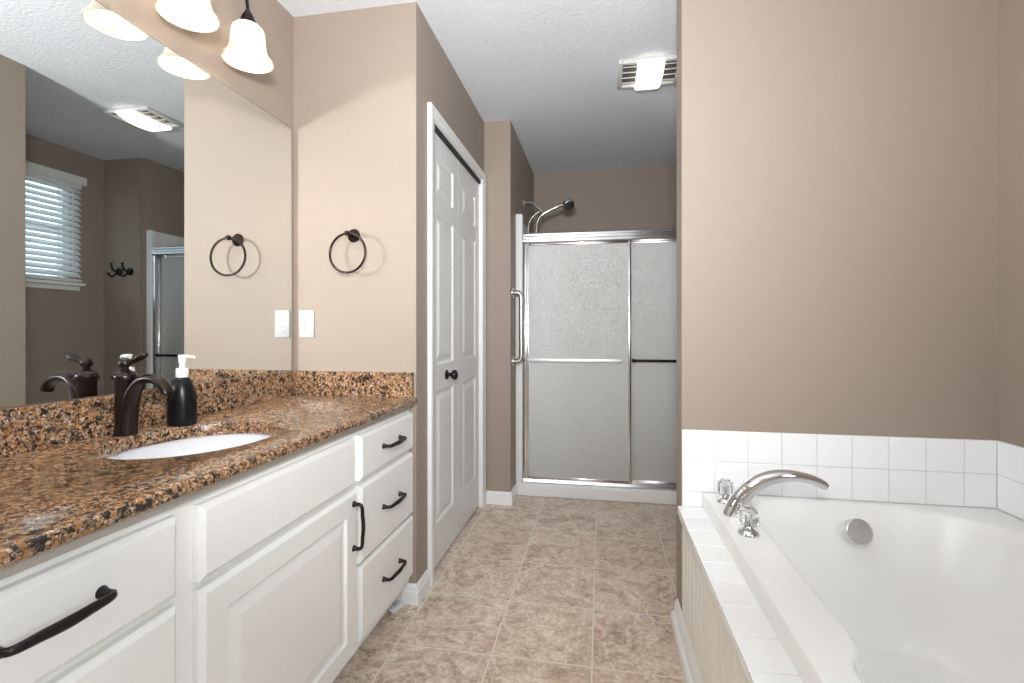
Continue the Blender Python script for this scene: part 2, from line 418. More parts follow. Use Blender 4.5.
# window blind
bl = thing('window_blind', 'white horizontal slat blind over the nook window, seen in the mirror', 'blind', (XR-0.02, 0.5*(WY0+WY1), WZ0+0.003))
by0, by1 = WY0+0.0, WY1+0.012
b = B(); b.profile_run([(0, 0), (0.054, 0), (0.058, 0.006), (0.058, 0.054), (0.054, 0.060), (0, 0.06)], (XR-0.0, WY0-0.02, 2.182), (XR-0.0, WY1+0.04, 2.182), out=(-1, 0, 0))
b.build('valance', M['white_plastic'], bl)
B().box(XR-0.045, XR-0.005, by0, by1, 2.15, 2.182, 0.002).build('headrail', M['white_plastic'], bl)
nsl = 16; zt, zb = 2.132, 1.512
for i in range(nsl):
    z = lerp(zt, zb, i/(nsl-1)); b = B(); a = math.radians(48)
    sec = []
    for u in (-1, -0.5, 0, 0.5, 1):
        sec.append((XR-0.026+0.025*u*math.cos(a), z+0.025*u*math.sin(a)+0.0025*(1-u*u)))
    top = [(x, zz+0.0026) for x, zz in sec]
    ring = sec+top[::-1]
    b.loft([[(x, y, zz) for x, zz in ring] for y in (by0, by1)])
    b.build('slat', M['slat'], bl, 40)
B().box(XR-0.050, XR-0.004, by0, by1, WZ0+0.004, WZ0+0.026, 0.005).build('bottom_rail', M['white_plastic'], bl)
for y in (by0+0.12, 0.5*(by0+by1), by1-0.12):
    b = B(); b.sweep([(XR-0.052, y, WZ0+0.02), (XR-0.052, y, 2.18)], (0.0012, 0.0012), (0, 1, 0), 6); b.sweep([(XR-0.002, y, WZ0+0.02), (XR-0.002, y, 2.18)], (0.0012, 0.0012), (0, 1, 0), 6)
    b.build('ladder_cord', M['white_plastic'], bl)
b = B(); b.sweep([(XR-0.063, by1-0.07, 1.56), (XR-0.058, by1-0.07, 2.15)], (0.004, 0.004), (0, 1, 0), 8); b.build('tilt_wand', M['white_plastic'], bl, 40)

# baseboards
BASE = [(0, 0), (0.014, 0), (0.014, 0.050), (0.010, 0.055), (0.010, 0.068), (0.004, 0.080), (0, 0.080)]
def baseboard(name, *lines):
    """lines of floor points; the board stands on the right-hand side of the walk, mitred at the corners"""
    b = B()
    for L in lines:
        P = [Vector((x, y, 0)) for x, y in L]; ns = []
        for p, q in zip(P, P[1:]):
            d = (q-p).normalized(); ns.append(Vector((d.y, -d.x, 0)))
        rings = []
        for i, p in enumerate(P):
            o = ns[0] if i == 0 else ns[-1] if i == len(P)-1 else (ns[i-1]+ns[i])/(1+ns[i-1].dot(ns[i]))
            rings.append([p+o*a+Vector((0, 0, h)) for a, h in BASE])
        b.loft(rings)
    struct(b.build(name, M['trim']))
baseboard('baseboard_closet_corner', [(-0.83, YT), (XC, YT), (XC, 1.998)])
baseboard('baseboard_shower_corner', [(XC+0.014, YJ), (XJ, YJ), (XJ, 3.205)])
baseboard('baseboard_nook', [(XN+0.03, YN), (XR, YN), (XR, YB2), (XB+0.02, YB2)])

# closet door casing
CAS = [(0, 0), (0.010, 0.0), (0.012, 0.012), (0.017, 0.030), (0.019, 0.056), (0.016, 0.062), (0, 0.062)]
b = B()
b.loft([[(XC+o, D0+0.006-u, z+(u*0.76 if z > 1 else 0)) for o, u in CAS] for z in (0, DZ)])
b.loft([[(XC+o, D1-0.006+u, z+(u*0.76 if z > 1 else 0)) for o, u in CAS] for z in (0, DZ)])
b.loft([[(XC+o, y+(-u if y < 2.5 else u), DZ+u*0.76) for o, u in CAS] for y in (D0+0.006, D1-0.006)])
b.box(XC-0.10, XC+0.001, D0, D0+0.004, 0, DZ); b.box(XC-0.10, XC+0.001, D1-0.004, D1, 0, DZ); b.box(XC-0.10, XC+0.001, D0, D1, DZ-0.004, DZ)
struct(b.build('trim_1', M['trim'], None, 30))

# bifold closet door
dr = srt('door_1', (XC-0.03, 2.53, 0))
XD = XC-0.014
mid = 2.518
for (y0, y1) in ((D0+0.006, mid-0.002), (mid+0.002, D1-0.006)):
    z0, z1 = 0.014, 2.018
    b = B(); st = 0.092
    zs = [(0.205, 0.825), (0.945, 1.652), (1.732, 1.922)]
    py0, py1 = y0+st-(0.016 if y0 > mid else 0), y1-st+0.012
    b.box(XD-0.032, XD-0.010, y0, y1, z0, z1)
    b.box(XD-0.010, XD, y0, py0, z0, z1); b.box(XD-0.010, XD, py1, y1, z0, z1)
    zz = [z0]+[q for p in zs for q in p]+[z1]
    for k in range(0, len(zz), 2): b.box(XD-0.010, XD, py0, py1, zz[k], zz[k+1])
    for (pz0, pz1) in zs:
        b.stepped(None, py0, py1, pz0, pz1, [(0, XD-0.011), (0, XD), (0.004, XD-0.001), (0.012, XD-0.009), (0.022, XD-0.0095), (0.046, XD-0.001), (0.052, XD-0.0005)])
    b.build('door_leaf', M['door'], dr)
b = B(); b.lathe((XD, 2.315, 0.888), (1, 0, 0), [(0.024, 0), (0.024, 0.004), (0.018, 0.009), (0.009, 0.012), (0.008, 0.022), (0.015, 0.027), (0.023, 0.034), (0.0255, 0.043), (0.023, 0.051), (0.014, 0.057), (0.002, 0.059)])
b.build('door_knob', M['knob_black'], dr, 40)['label'] = 'round black knob'
B().box(XC-0.075, XC-0.003, D0+0.004, D1-0.004, 2.021, 2.0415).build('door_track', M['dark'], dr)

# tile band round the tub
def tile(b, u0, u1, v0, v1, face):
    g = 0.0012
    if face == 'Y': b.box(u0+g, u1-g, YB-0.0075, YB-0.001, v0+g, v1-g, 0.0016, 2)
    else: b.box(XR-0.0075, XR-0.001, u0+g, u1-g, v0+g, v1-g, 0.0016, 2)
ZT = 0.749; PZ_ = 0.471
tb = srt('trim_2', (0.78, YB, 0.46))
b = B()
for k in range(9):
    x0 = XB+0.001+k*TILE; x1 = min(x0+TILE, XR-0.0065)
    for r in range(2): tile(b, x0, x1, ZT-(r+1)*TILE, ZT-r*TILE, 'Y')
tile(b, XB+0.001, 0.359, PZ_+0.001, ZT-2*TILE, 'Y')
b.build('wall_tile', M['white_tile'], tb)
b = B()
for k in range(18):
    y1 = YB-0.0065-k*TILE; y0 = y1-TILE
    for r in range(2): tile(b, y0, y1, ZT-(r+1)*TILE, ZT-r*TILE, 'X')
b.build('wall_tile', M['white_tile'], tb)
b = B(); b.box(XB, XR, YB-0.0052, YB, PZ_, ZT-0.0005); b.box(XR-0.0052, XR, -0.15, YB, 0.462, ZT-0.0005)
b.build('grout_bed', M['grout'], tb)

# ================================================================== VANITY
VY0, VY1 = 0.335, 1.8765
XF = -0.766           # face frame
XV = -0.745           # front of doors and drawers
va = thing('vanity_cabinet', 'long cream painted vanity cabinet with drawers and one raised-panel door under the granite worktop', 'cabinet', (-1.02, 1.105, 0))
b = B()
b.box(XL+0.003, XF-0.02, VY0, VY0+0.018, 0.10, 0.789); b.box(XL+0.003, XF-0.02, VY1-0.018, VY1, 0.10, 0.789)
b.box(XL+0.003, XF-0.02, VY0+0.018, VY1-0.018, 0.10, 0.118); b.box(XL+0.003, XL+0.010, VY0+0.018, VY1-0.018, 0.118, 0.789)
b.box(XF-0.02, XF, VY0, VY1, 0.090, 0.789, 0.001)
b.build('body', M['cabinet'], va)
B().box(-0.846, -0.832, VY0, VY1-0.002, 0.0, 0.09).build('toe_kick', M['cabinet'], va)

def pull(parent, y, z, L, vert=False):
    b = B(); d = Vector((0, 0, 1)) if vert else Vector((0, 1, 0)); c = Vector((XV, y, z)); h = L/2
    o = Vector((1, 0, 0)); side = Vector((0, 1, 0)) if vert else Vector((0, 0, 1))
    for s in (-1, 1):
        b.lathe(c+d*s*h, (1, 0, 0), [(0.0098, 0.0), (0.0098, 0.002), (0.0072, 0.006), (0.0058, 0.014), (0.0060, 0.021)], 16)
    path = bez(c-d*(h+0.0)+o*0.018, c-d*h+o*0.031, c-d*(h*0.75)+o*0.029, c-d*h*0.45+o*0.030, 10)
    mid_ = [c+d*(h*t)+o*(0.030+0.0025*(1-(t/0.45)**2)) for t in (-0.3, -0.15, 0, 0.15, 0.3)]
    mir = [c-(p-c-o*(p-c).dot(o))+o*(p-c).dot(o) for p in path][::-1]
    P = path+mid_+mir
    wh = []
    for p in P:
        t = abs((p-c).dot(d))/h
        w_ = 0.0088-0.0030*min(1, t**1.5); wh.append((w_, 0.0050))
    b.sweep(P, wh, side, 14)
    b.build('pull', M['black_iron'], parent, 50)['label'] = 'dark bronze bow pull'
def front(name, y0, y1, z0, z1):
    b = B(); b.stepped(None, y0, y1, z0, z1, [(0, XF+0.0005), (0, XV-0.009), (0.0008, XV-0.0075), (0.0095, XV-0.0008), (0.0115, XV)])
    return b.build(name, M['cabinet'], va)
for (y0, y1) in ((0.357, 0.757), (1.432, 1.8745)):
    for (z0, z1) in ((0.630, 0.776), (0.368, 0.615), (0.120, 0.360)):
        o = front('drawer', y0, y1, z0, z1)
        pull(o, 0.5*(y0+y1)+(0.006 if y0 > 1 else -0.009), 0.5*(z0+z1)+(0.003 if y0 > 1 else 0.009), 0.138)
front('false_drawer_front', 0.806, 1.394, 0.629, 0.776)
b = B(); b.stepped(None, 0.806, 1.410, 0.108, 0.614, [(0, XF+0.0005), (0, XV-0.009), (0.0008, XV-0.0075), (0.0095, XV-0.0008), (0.0115, XV), (0.064, XV), (0.0655, XV-0.009), (0.070, XV-0.0095), (0.102, XV-0.002), (0.106, XV-0.0015)])
o = b.build('cabinet_door', M['cabinet'], va)
pull(o, 1.383, 0.509, 0.135, True)

# worktop with an oval cut-out
XE_ = -0.731
wt = thing('granite_worktop', 'brown speckled granite worktop with a rounded front edge on the cream vanity', 'worktop', (-1.02, 1.105, 0.80))
SX, SY, SA, SB = -1.014, 1.084, 0.178, 0.213
wx0, wx1, wy0, wy1 = XL+0.001, XE_, 0.318, YT-0.001
NA = 160
angs = sorted([2*math.pi*i/NA for i in range(NA)]+[math.atan2(cy-SY, cx-SX) % (2*math.pi) for cx in (wx0, wx1) for cy in (wy0, wy1)])
def rect_hit(a, ins):
    dx, dy = math.cos(a), math.sin(a); ts = []
    # only the front edge (and the near end) is rounded
    X1, Y0 = wx1-ins, wy0+ins
    if dx > 1e-9: ts.append((wx1-SX)/dx)
    if dx < -1e-9: ts.append((wx0-SX)/dx)
    if dy > 1e-9: ts.append((wy1-SY)/dy)
    if dy < -1e-9: ts.append((wy0-SY)/dy)
    t = min(ts); x, y = SX+dx*t, SY+dy*t
    return min(x, X1), max(y, Y0)
def ell(a, k): 
    # same direction, so the rings stay matched
    dx, dy = math.cos(a), math.sin(a); t = 1/math.sqrt((dx/(SA+k))**2+(dy/(SB+k))**2)
    return SX+dx*t, SY+dy*t
rings = []
th = 0.027
for k, z in ((0.0, CT-0.036), (0.0, CT-0.005), (0.0015, CT-0.0015), (0.005, CT)): rings.append([(*ell(a, k), z) for a in angs])
r_ = th/2
rings.append([(*rect_hit(a, 0.05), CT) for a in angs])
for q in range(0, 11):
    ph = math.pi/2-math.pi*q/10
    ins = (r_*0.8)*(1-math.cos(ph)); z = CT-r_+r_*math.sin(ph)
    rings.append([(*rect_hit(a, ins), z) for a in angs])
rings.append([(*rect_hit(a, 0.05), CT-th) for a in angs])
rings.append([(*ell(a, 0.034), CT-th) for a in angs]); rings.append([(*ell(a, 0.034), CT-0.036) for a in angs])
rings.append(rings[0])
b = B(); b.loft(rings, False, False); bmesh.ops.remove_doubles(b.bm, verts=b.bm.verts, dist=1e-6)
b.build('slab', M['granite'], wt, 50)
B().box(XL+0.001, XL+0.023, wy0, YT-0.001, CT, 0.937, 0.002).build('backsplash', M['granite'], wt)
B().box(XL+0.0235, -0.747, YT-0.021, YT-0.001, CT, 0.937, 0.002).build('side_splash', M['granite'], wt)

B().box(XF-0.03, XF+0.010, wy0+0.015, YT-0.003, CT-th-0.0195, CT-th-0.0005).build('substrate', M['lip'], wt)

# undermount sink
sk = thing('undermount_sink', 'white oval porcelain sink set under the granite worktop', 'sink', (SX, SY, 0.64))
b = B(); rings = []
for k, z in ((0.030, 0.7995), (0.030, 0.790), (0.012, 0.786), (-0.004, 0.74), (-0.03, 0.68), (-0.075, 0.650), (-0.13, 0.642), (-0.155, 0.641)):
    rings.append([(*ell(2*math.pi*i/72, k), z) for i in range(72)])
inner = []
for k, z in ((-0.148, 0.650), (-0.125, 0.651), (-0.07, 0.660), (-0.024, 0.69), (0.002, 0.745), (0.007, 0.782), (0.009, 0.7995)):
    inner.append([(*ell(2*math.pi*i/72, k), z) for i in range(72)])
b.loft(rings[::-1]+[], False, False) if False else None
b.loft(rings+inner+[rings[0]], False, False); bmesh.ops.remove_doubles(b.bm, verts=b.bm.verts, dist=1e-6)
b.build('basin', M['porcelain'], sk, 60)
b = B(); b.lathe((SX, SY, 0.648), (0, 0, 1), [(0.028, 0), (0.032, 0.004), (0.028, 0.007), (0.018, 0.006), (0.016, 0.004)], 28); b.build('drain', M['bronze'], sk, 40)

# vanity faucet
FX, FY = -1.222, 1.073
fa = thing('sink_faucet', 'oil-rubbed bronze single-lever faucet behind the oval sink', 'faucet', (FX, FY, CT))
b = B(); b.lathe((FX, FY, CT), (0, 0, 1), [(0.026, 0), (0.026, 0.003), (0.024, 0.008), (0.0222, 0.03), (0.0222, 0.138), (0.024, 0.141), (0.0275, 0.143), (0.0285, 0.150), (0.0275, 0.157), (0.0235, 0.162), (0.016, 0.166), (0.011, 0.168)], 36)
b.build('body', M['bronze'], fa, 35)
path = bez((FX+0.006, FY, CT+0.003), (FX+0.009, FY, CT+0.085), (FX+0.028, FY, CT+0.148), (FX+0.074, FY, CT+0.148), 16)+bez((FX+0.074, FY, CT+0.148), (FX+0.104, FY, CT+0.148), (FX+0.122, FY, CT+0.135), (FX+0.130, FY, CT+0.110), 12)[1:]
wh = [(lerp(0.0235, 0.0165, min(1, i/15)), lerp(0.0235, 0.012, min(1, i/14))) for i in range(len(path))]
b = B(); b.sweep(path, wh, (0, 1, 0), 22); b.build('spout', M['bronze'], fa, 50)
b = B(); b.lathe((FX, FY, CT+0.166), (0, 0, 1), [(0.012, 0), (0.012, 0.003), (0.0085, 0.006), (0.0085, 0.010), (0.014, 0.014), (0.0155, 0.021), (0.013, 0.029), (0.006, 0.034), (0.001, 0.035)], 26)
h_ = b.build('handle', M['bronze'], fa, 45)
path = [(FX+0.008, FY, CT+0.186), (FX+0.022, FY, CT+0.192), (FX+0.040, FY, CT+0.199), (FX+0.057, FY, CT+0.207), (FX+0.066, FY, CT+0.211)]
b = B(); b.sweep(path, [(0.005, 0.005), (0.0085, 0.0065), (0.0125, 0.0085), (0.0115, 0.0075), (0.005, 0.004)], (0, 1, 0), 16); b.build('lever', M['bronze'], h_, 60)

# soap bottle
PX, PY = -1.190, 1.217
so = thing('soap_dispenser', 'black soap bottle with white pump beside the bronze sink faucet', 'soap dispenser', (PX, PY, CT))
b = B(); b.lathe((PX, PY, CT), (0, 0, 1), [(0.0345, 0), (0.0365, 0.003), (0.037, 0.02), (0.0368, 0.06), (0.035, 0.085), (0.0305, 0.108), (0.0245, 0.126), (0.018, 0.135), (0.015, 0.137)], 40); b.build('bottle', M['matt_black'], so, 40)
b = B(); b.lathe((PX, PY, CT+0.139), (0, 0, 1), [(0.0155, -0.002), (0.016, 0.0), (0.016, 0.022), (0.0148, 0.024), (0.007, 0.025)], 32); b.build('collar', M['white_plastic'], so, 40)
b = B(); b.lathe((PX, PY, CT+0.163), (0, 0, 1), [(0.0075, 0), (0.0075, 0.016), (0.010, 0.017), (0.010, 0.032), (0.011, 0.034), (0.010, 0.038), (0.002, 0.039)], 26)
b.sweep([(PX, PY, CT+0.196), (PX+0.016, PY+0.004, CT+0.1965), (PX+0.030, PY+0.008, CT+0.195), (PX+0.034, PY+0.009, CT+0.191)], [(0.006, 0.005), (0.0055, 0.0045), (0.0045, 0.004), (0.004, 0.003)], (-0.2, 1, 0), 12)
b.build('pump', M['white_plastic'], so, 40)

# mirror
mi = thing('wall_mirror', 'large frameless wall mirror standing on the granite backsplash', 'mirror', (XL+0.003, 1.1, 0.9375))
B().box(XL+0.0006, XL+0.0053, 0.325, 1.858, 0.9385, 1.958).build('glass', M['mirror'], mi)
b = B(); t_ = 0.0015
b.box(XL+0.0006, XL+0.0056, 1.858, 1.861, 0.9385, 1.9595); b.box(XL+0.0006, XL+0.0056, 0.325, 1.858, 1.958, 1.9595)
b.build('edge', M['mirror_edge'], mi)

# vanity light
LY = [1.447, 1.207, 0.967, 0.727]; LX = -1.160
vl = thing('vanity_light', 'bronze wall light above the mirror with bell-shaped frosted glass shades', 'wall light', (XL, 1.087, 2.20))
b = B(); b.box(XL+0.0005, XL+0.022, 0.66, 1.515, 2.272, 2.362, 0.008, 3); b.build('backplate', M['bronze'], vl, 40)
ZR = 2.008
for y in LY:
    path = bez((XL+0.02, y, 2.318), (XL+0.085, y, 2.325), (LX-0.012, y, 2.285), (LX-0.002, y, 2.19), 16)+[Vector((LX, y, 2.16))]
    b = B(); b.sweep(path, (0.0052, 0.0052), (0, 1, 0), 14); b.lathe((XL+0.021, y, 2.318), (1, 0, 0.1), [(0.02, 0), (0.02, 0.004), (0.010, 0.010)], 20)
    b.build('arm', M['bronze'], vl, 40)
    b = B(); b.lathe((LX, y, 2.163), (0, 0, -1), [(0.007, -0.012), (0.012, -0.004), (0.018, 0.006), (0.0235, 0.022), (0.0245, 0.038), (0.006, 0.041)], 28); b.build('socket_cup', M['bronze'], vl, 40)
    prof = [(0.026, 2.127), (0.038, 2.123), (0.0465, 2.114), (0.0505, 2.100), (0.052, 2.082), (0.0535, 2.062), (0.0575, 2.043), (0.066, 2.026), (0.0745, 2.015), (0.078, ZR), (0.0775, ZR-0.003)]
    inn = [(r-0.0035, z) for r, z in prof][::-1]
    b = B(); b.lathe((LX, y, 0), (0, 0, 1), prof+inn, 48, False, False); s_ = b.build('lamp_shade', M['shade'], vl, 60)
    s_['label'] = 'frosted white glass bell shade, lit'
    b = B(); b.lathe((LX, y, 2.122), (0, 0, -1), [(0.012, 0), (0.014, 0.012), (0.022, 0.028), (0.028, 0.046), (0.027, 0.060), (0.019, 0.072), (0.002, 0.078)], 24); b.build('bulb', M['bulb'], s_, 60)

# towel ring
tr_ = thing('towel_ring', 'dark bronze towel ring on the tan wall right of the mirror', 'towel ring', (-1.010, YT, 1.42))
b = B(); b.lathe((-1.010, YT-0.0005, 1.500), (0, -1, 0), [(0.027, 0), (0.028, 0.003), (0.025, 0.008), (0.018, 0.011), (0.016, 0.016), (0.009, 0.020), (0.0075, 0.045), (0.010, 0.050), (0.011, 0.058), (0.008, 0.066), (0.002, 0.068)], 30); b.build('post', M['bronze'], tr_, 40)
b = B(); b.torus((-1.008, 1.822, 1.420), (0.05, 1, -0.04), 0.080, 0.0048); b.build('ring', M['bronze'], tr_, 60)

# outlet
ou = thing('wall_outlet', 'white double wall outlet on the tan wall below the towel ring', 'outlet', (-1.2255, YT, 1.076))
cx_, cz_ = -1.2255, 1.134
b = B(); b.box(cx_-0.035, cx_+0.035, YT-0.006, YT-0.0005, cz_-0.0585, cz_+0.0585, 0.003, 3); b.build('cover_plate', M['outlet'], ou, 40)
for s in (-1, 1):
    b = B(); zc = cz_+s*0.0195
    ring = []
    for i in range(28):
        a = 2*math.pi*i/28; ring.append((cx_+max(-0.0165, min(0.0165, 0.0175*math.cos(a))), 0.0145*math.sin(a)+zc))
    b.loft([[(x, YT-0.0062, z) for x, z in ring], [(x, YT-0.0082, z) for x, z in ring]]); rc = b.build('receptacle', M['outlet'], ou)
    b = B(); b.box(cx_-0.0075, cx_-0.005, YT-0.0087, YT-0.0083, zc-0.001, zc+0.007); b.box(cx_+0.005, cx_+0.0075, YT-0.0087, YT-0.0083, zc, zc+0.006)
    b.lathe((cx_, YT-0.0083, zc-0.007), (0, -1, 0), [(0.0024, 0), (0.0024, 0.0004)], 12); b.build('slot', M['slot'], rc)
b = B(); b.lathe((cx_, YT-0.006, cz_), (0, -1, 0), [(0.003, 0), (0.0028, 0.0008), (0.001, 0.0012)], 14); b.build('screw', M['satin'], ou, 40)

# plastic piece on the floor
pc = thing('plastic_clip', 'small cloudy clear plastic clip lying on the floor under the vanity end', 'clip', (-0.785, 1.828, 0))
b = B(); d = Vector((0.35, 1, 0)).normalized(); c = Vector((-0.796, 1.826, 0))
b.sweep([c-d*0.036+Vector((0, 0, .006)), c-d*0.028+Vector((0, 0, .010)), c+Vector((0, 0, .009)), c+d*0.02+Vector((0, 0, .012)), c+d*0.030+Vector((0, 0, .007))], [(0.012, 0.005), (0.021, 0.0095), (0.018, 0.0085), (0.020, 0.0115), (0.013, 0.006)], (1, -0.35, 0), 14)
b.build('strap', M['cloudy'], pc, 50)
b = B(); b.lathe(c-d*0.018+Vector((0, 0, 0.0175)), (0, 0, 1), [(0.004, -0.003), (0.004, 0.001), (0.002, 0.002)], 12); b.build('rivet', M['steel'], pc, 40)

# ================================================================== TUB
TX0, TX1, TY0, TY1, TZ = 0.360, XR-0.0076, 0.22, YB-0.0076, 0.527
PZ = 0.471
pl = thing('tub_platform', 'white tub surround with cream beadboard front and tiled ledge', 'tub surround', (0.32, 0.9, 0))
PY0 = 0.10
XP = 0.289
# beadboard
b = B(); y = YB-0.001; prof = []
pitch = 0.060
while y-pitch > PY0:
    for dy, dx in ((0, 0), (0.0385, 0), (0.0435, -0.010), (0.0485, 0), (0.052, 0.0018), (0.056, 0.0018), (0.0595, 0)):
        prof.append((XP-dx, y-dy))
    y -= pitch
prof.append((XP, PY0))
ring = prof+[(XP+0.016, PY0), (XP+0.016, YB-0.001)]
b.loft([[(x, yy, z) for x, yy in ring] for z in (0.002, PZ-0.045)])
b.box(XP+0.012, TX1, PY0, PY0+0.012, 0.002, PZ-0.03)
b.build('beadboard_panel', M['bead'], pl)
b = B(); b.box(XP-0.010, XP+0.03, PY0-0.006, YB-0.001, PZ-0.050, PZ-0.030, 0.003); b.box(XP-0.0165, XP+0.03, PY0-0.008, YB-0.001, PZ-0.030, PZ-0.0125, 0.003); b.box(XP-0.011, XP+0.03, PY0-0.01, YB-0.001, PZ-0.012, PZ-0.008, 0.002)
b.build('apron_molding', M['bead'], pl, 30)
b = B(); b.box(XP-0.015, TX0+0.06, PY0-0.012, YB-0.001, PZ-0.0085, PZ-0.003)
b.box(TX0+0.06, TX1, PY0-0.012, TY0+0.06, PZ-0.0085, PZ-0.003); b.build('ledge_bed', M['grout'], pl)
b = B(); y = YB-0.0005
while y > PY0-0.01:
    y2 = max(y-TILE+0.002, PY0-0.012)
    b.box(XP-0.017, TX0+0.05, y2+0.0012, y-0.0012, PZ-0.0075, PZ, 0.0022, 2); y -= TILE-0.002
x = TX0+0.051
while x < TX1-0.02:
    b.box(x+0.001, min(x+TILE, TX1), PY0-0.012, TY0+0.05, PZ-0.0075, PZ, 0.0022, 2); x += TILE
b.build('ledge_tile', M['white_tile'], pl)
b = B(); BB = [(0, 0), (0.028, 0), (0.028, 0.034), (0.022, 0.042), (0.014, 0.045), (0.014, 0.070), (0.010, 0.076), (0.008, 0.084), (0.004, 0.090), (0, 0.090)]
b.profile_run(BB, (XB-0.001, PY0, 0.0), (XB-0.001, YB+0.08, 0.0), out=(-1, 0, 0)); b.box(XB-0.001, XP-0.0005, PY0, YB-0.001, 0, 0.089); b.build('base_molding', M['trim'], pl, 30)

tub = thing('bathtub', 'white acrylic soaking tub sunk in the tiled platform under the tan wall', 'bathtub', (0.82, 1.03, 0.02))
ctrl = [(0.520, 1.792), (0.62, 1.806), (0.80, 1.808), (0.97, 1.800), (1.09, 1.757), (1.175, 1.672), (1.208, 1.54), (1.212, 1.35), (1.206, 1.10), (1.204, 0.85), (1.195, 0.62), (1.12, 0.42), (0.97, 0.33), (0.80, 0.31), (0.64, 0.34), (0.52, 0.43), (0.448, 0.60), (0.425, 0.76), (0.424, 0.86), (0.430, 0.930), (0.442, 0.966), (0.464, 1.002), (0.472, 1.05), (0.472, 1.12), (0.471, 1.25), (0.472, 1.45), (0.477, 1.65), (0.490, 1.755)]
C0 = [(p.x, p.y) for p in spline([(x, y, 0) for x, y in ctrl], 5, True)]
n = len(C0); CX, CY = 0.82, 1.03
def supel(ax, ay, e, cx=CX, cy=CY):
    r = []
    for (x, y) in C0:
        a = math.atan2((y-CY)/0.75, (x-CX)/0.38); c, s = math.cos(a), math.sin(a)
        r.append((cx+ax*math.copysign(abs(c)**e, c), cy+ay*math.copysign(abs(s)**e, s)))
    return r
C1 = supel(0.265, 0.60, 0.62, 0.83, 1.06)
def mixr(t, z): return [(lerp(a[0], b_[0], t), lerp(a[1], b_[1], t), z) for a, b_ in zip(C0, C1)]
def outw(ins, z, x0=TX0, x1=TX1, y0=TY0, y1=TY1):
    r = []
    for (x, y) in C0:
        dx, dy = x-CX, y-CY
        ts = [((x1-ins-CX)/dx) if dx > 0 else ((x0+ins-CX)/dx) if dx < 0 else 1e9, ((y1-ins-CY)/dy) if dy > 0 else ((y0+ins-CY)/dy) if dy < 0 else 1e9]
        t = min(ts); r.append([CX+dx*t, CY+dy*t, z])
    # snap the closest sample on to each corner
    for cx, cy in ((x0+ins, y0+ins), (x0+ins, y1-ins), (x1-ins, y0+ins), (x1-ins, y1-ins)):
        k = min(range(n), key=lambda i: (r[i][0]-cx)**2+(r[i][1]-cy)**2); r[k][0] = cx; r[k][1] = cy
    return [tuple(p) for p in r]
def grow(d, z):
    r = []
    for i, (x, y) in enumerate(C0):
        a, c = C0[i-1], C0[(i+1) % n]; tx, ty = c[0]-a[0], c[1]-a[1]; l = math.hypot(tx, ty)
        r.append((x-ty/l*d, y+tx/l*d, z))       # contour runs clockwise, outward on this side
    return r
rings = [outw(0.0, PZ-0.002), outw(0, TZ-0.006), outw(0.001, TZ-0.0025), outw(0.003, TZ-0.0005), outw(0.006, TZ)]
rings += [grow(0.012, TZ), grow(0.004, TZ-0.001), grow(0.0, TZ-0.004)]
for t, z in ((0.02, TZ-0.012), (0.05, TZ-0.024), (0.10, TZ-0.045), (0.22, TZ-0.10), (0.40, TZ-0.18), (0.60, TZ-0.27), (0.78, TZ-0.345), (0.90, TZ-0.385), (1.0, TZ-0.402)):
    rings.append(mixr(t, z))
last = rings[-1]
for k in (0.85, 0.5, 0.15): rings.append([(lerp(0.83, x, k), lerp(1.06, y, k), TZ-0.405) for x, y, z in last])
b = B(); b.loft(rings, False, True); b.build('shell', M['acrylic'], tub, 60)
oc = Vector((0.808, 1.742, 0.462)); on = Vector((0, -1, 0.36)).normalized()
b = B(); b.lathe(oc-on*0.012, on, [(0.036, 0), (0.039, 0.003), (0.040, 0.026), (0.038, 0.031), (0.035, 0.032), (0.034, 0.0305), (0.001, 0.0305)], 48); b.build('overflow_cover', M['chrome_soft'], tub, 20)['label'] = 'round chrome overflow cover'
b = B(); b.lathe((0.83, 1.35, TZ-0.404), (0, 0, 1), [(0.034, 0), (0.036, 0.003), (0.030, 0.006), (0.012, 0.007)], 30); b.build('drain', M['chrome'], tub, 35)

# tub filler
SPX, SPY = 0.415, 1.638
tf = thing('tub_faucet', 'chrome arched tub faucet with two clear knobs on the tub rim', 'faucet', (SPX, SPY, TZ))
path = bez((SPX-0.006, SPY, TZ-0.002), (SPX+0.018, SPY-0.001, TZ+0.095), (SPX+0.095, SPY-0.003, TZ+0.142), (SPX+0.180, SPY-0.005, TZ+0.133), 22)+bez((SPX+0.180, SPY-0.005, TZ+0.133), (SPX+0.208, SPY-0.006, TZ+0.130), (SPX+0.232, SPY-0.007, TZ+0.122), (SPX+0.254, SPY-0.008, TZ+0.108), 8)[1:]
L_ = len(path); wh = [(lerp(0.030, 0.022, i/(L_-1)), lerp(0.031, 0.0150, min(1, i/(L_-8)))) for i in range(L_)]
wh[-1] = (0.021, 0.011)
b = B(); b.sweep(path, wh, (0.02, 1, 0), 26, 0.8); b.build('spout', M['chrome'], tf, 60)
b = B(); b.lathe((SPX-0.004, SPY, TZ), (0, 0, 1), [(0.032, 0), (0.032, 0.003), (0.028, 0.007), (0.02, 0.008)], 32); b.build('spout_base', M['chrome'], tf, 40)
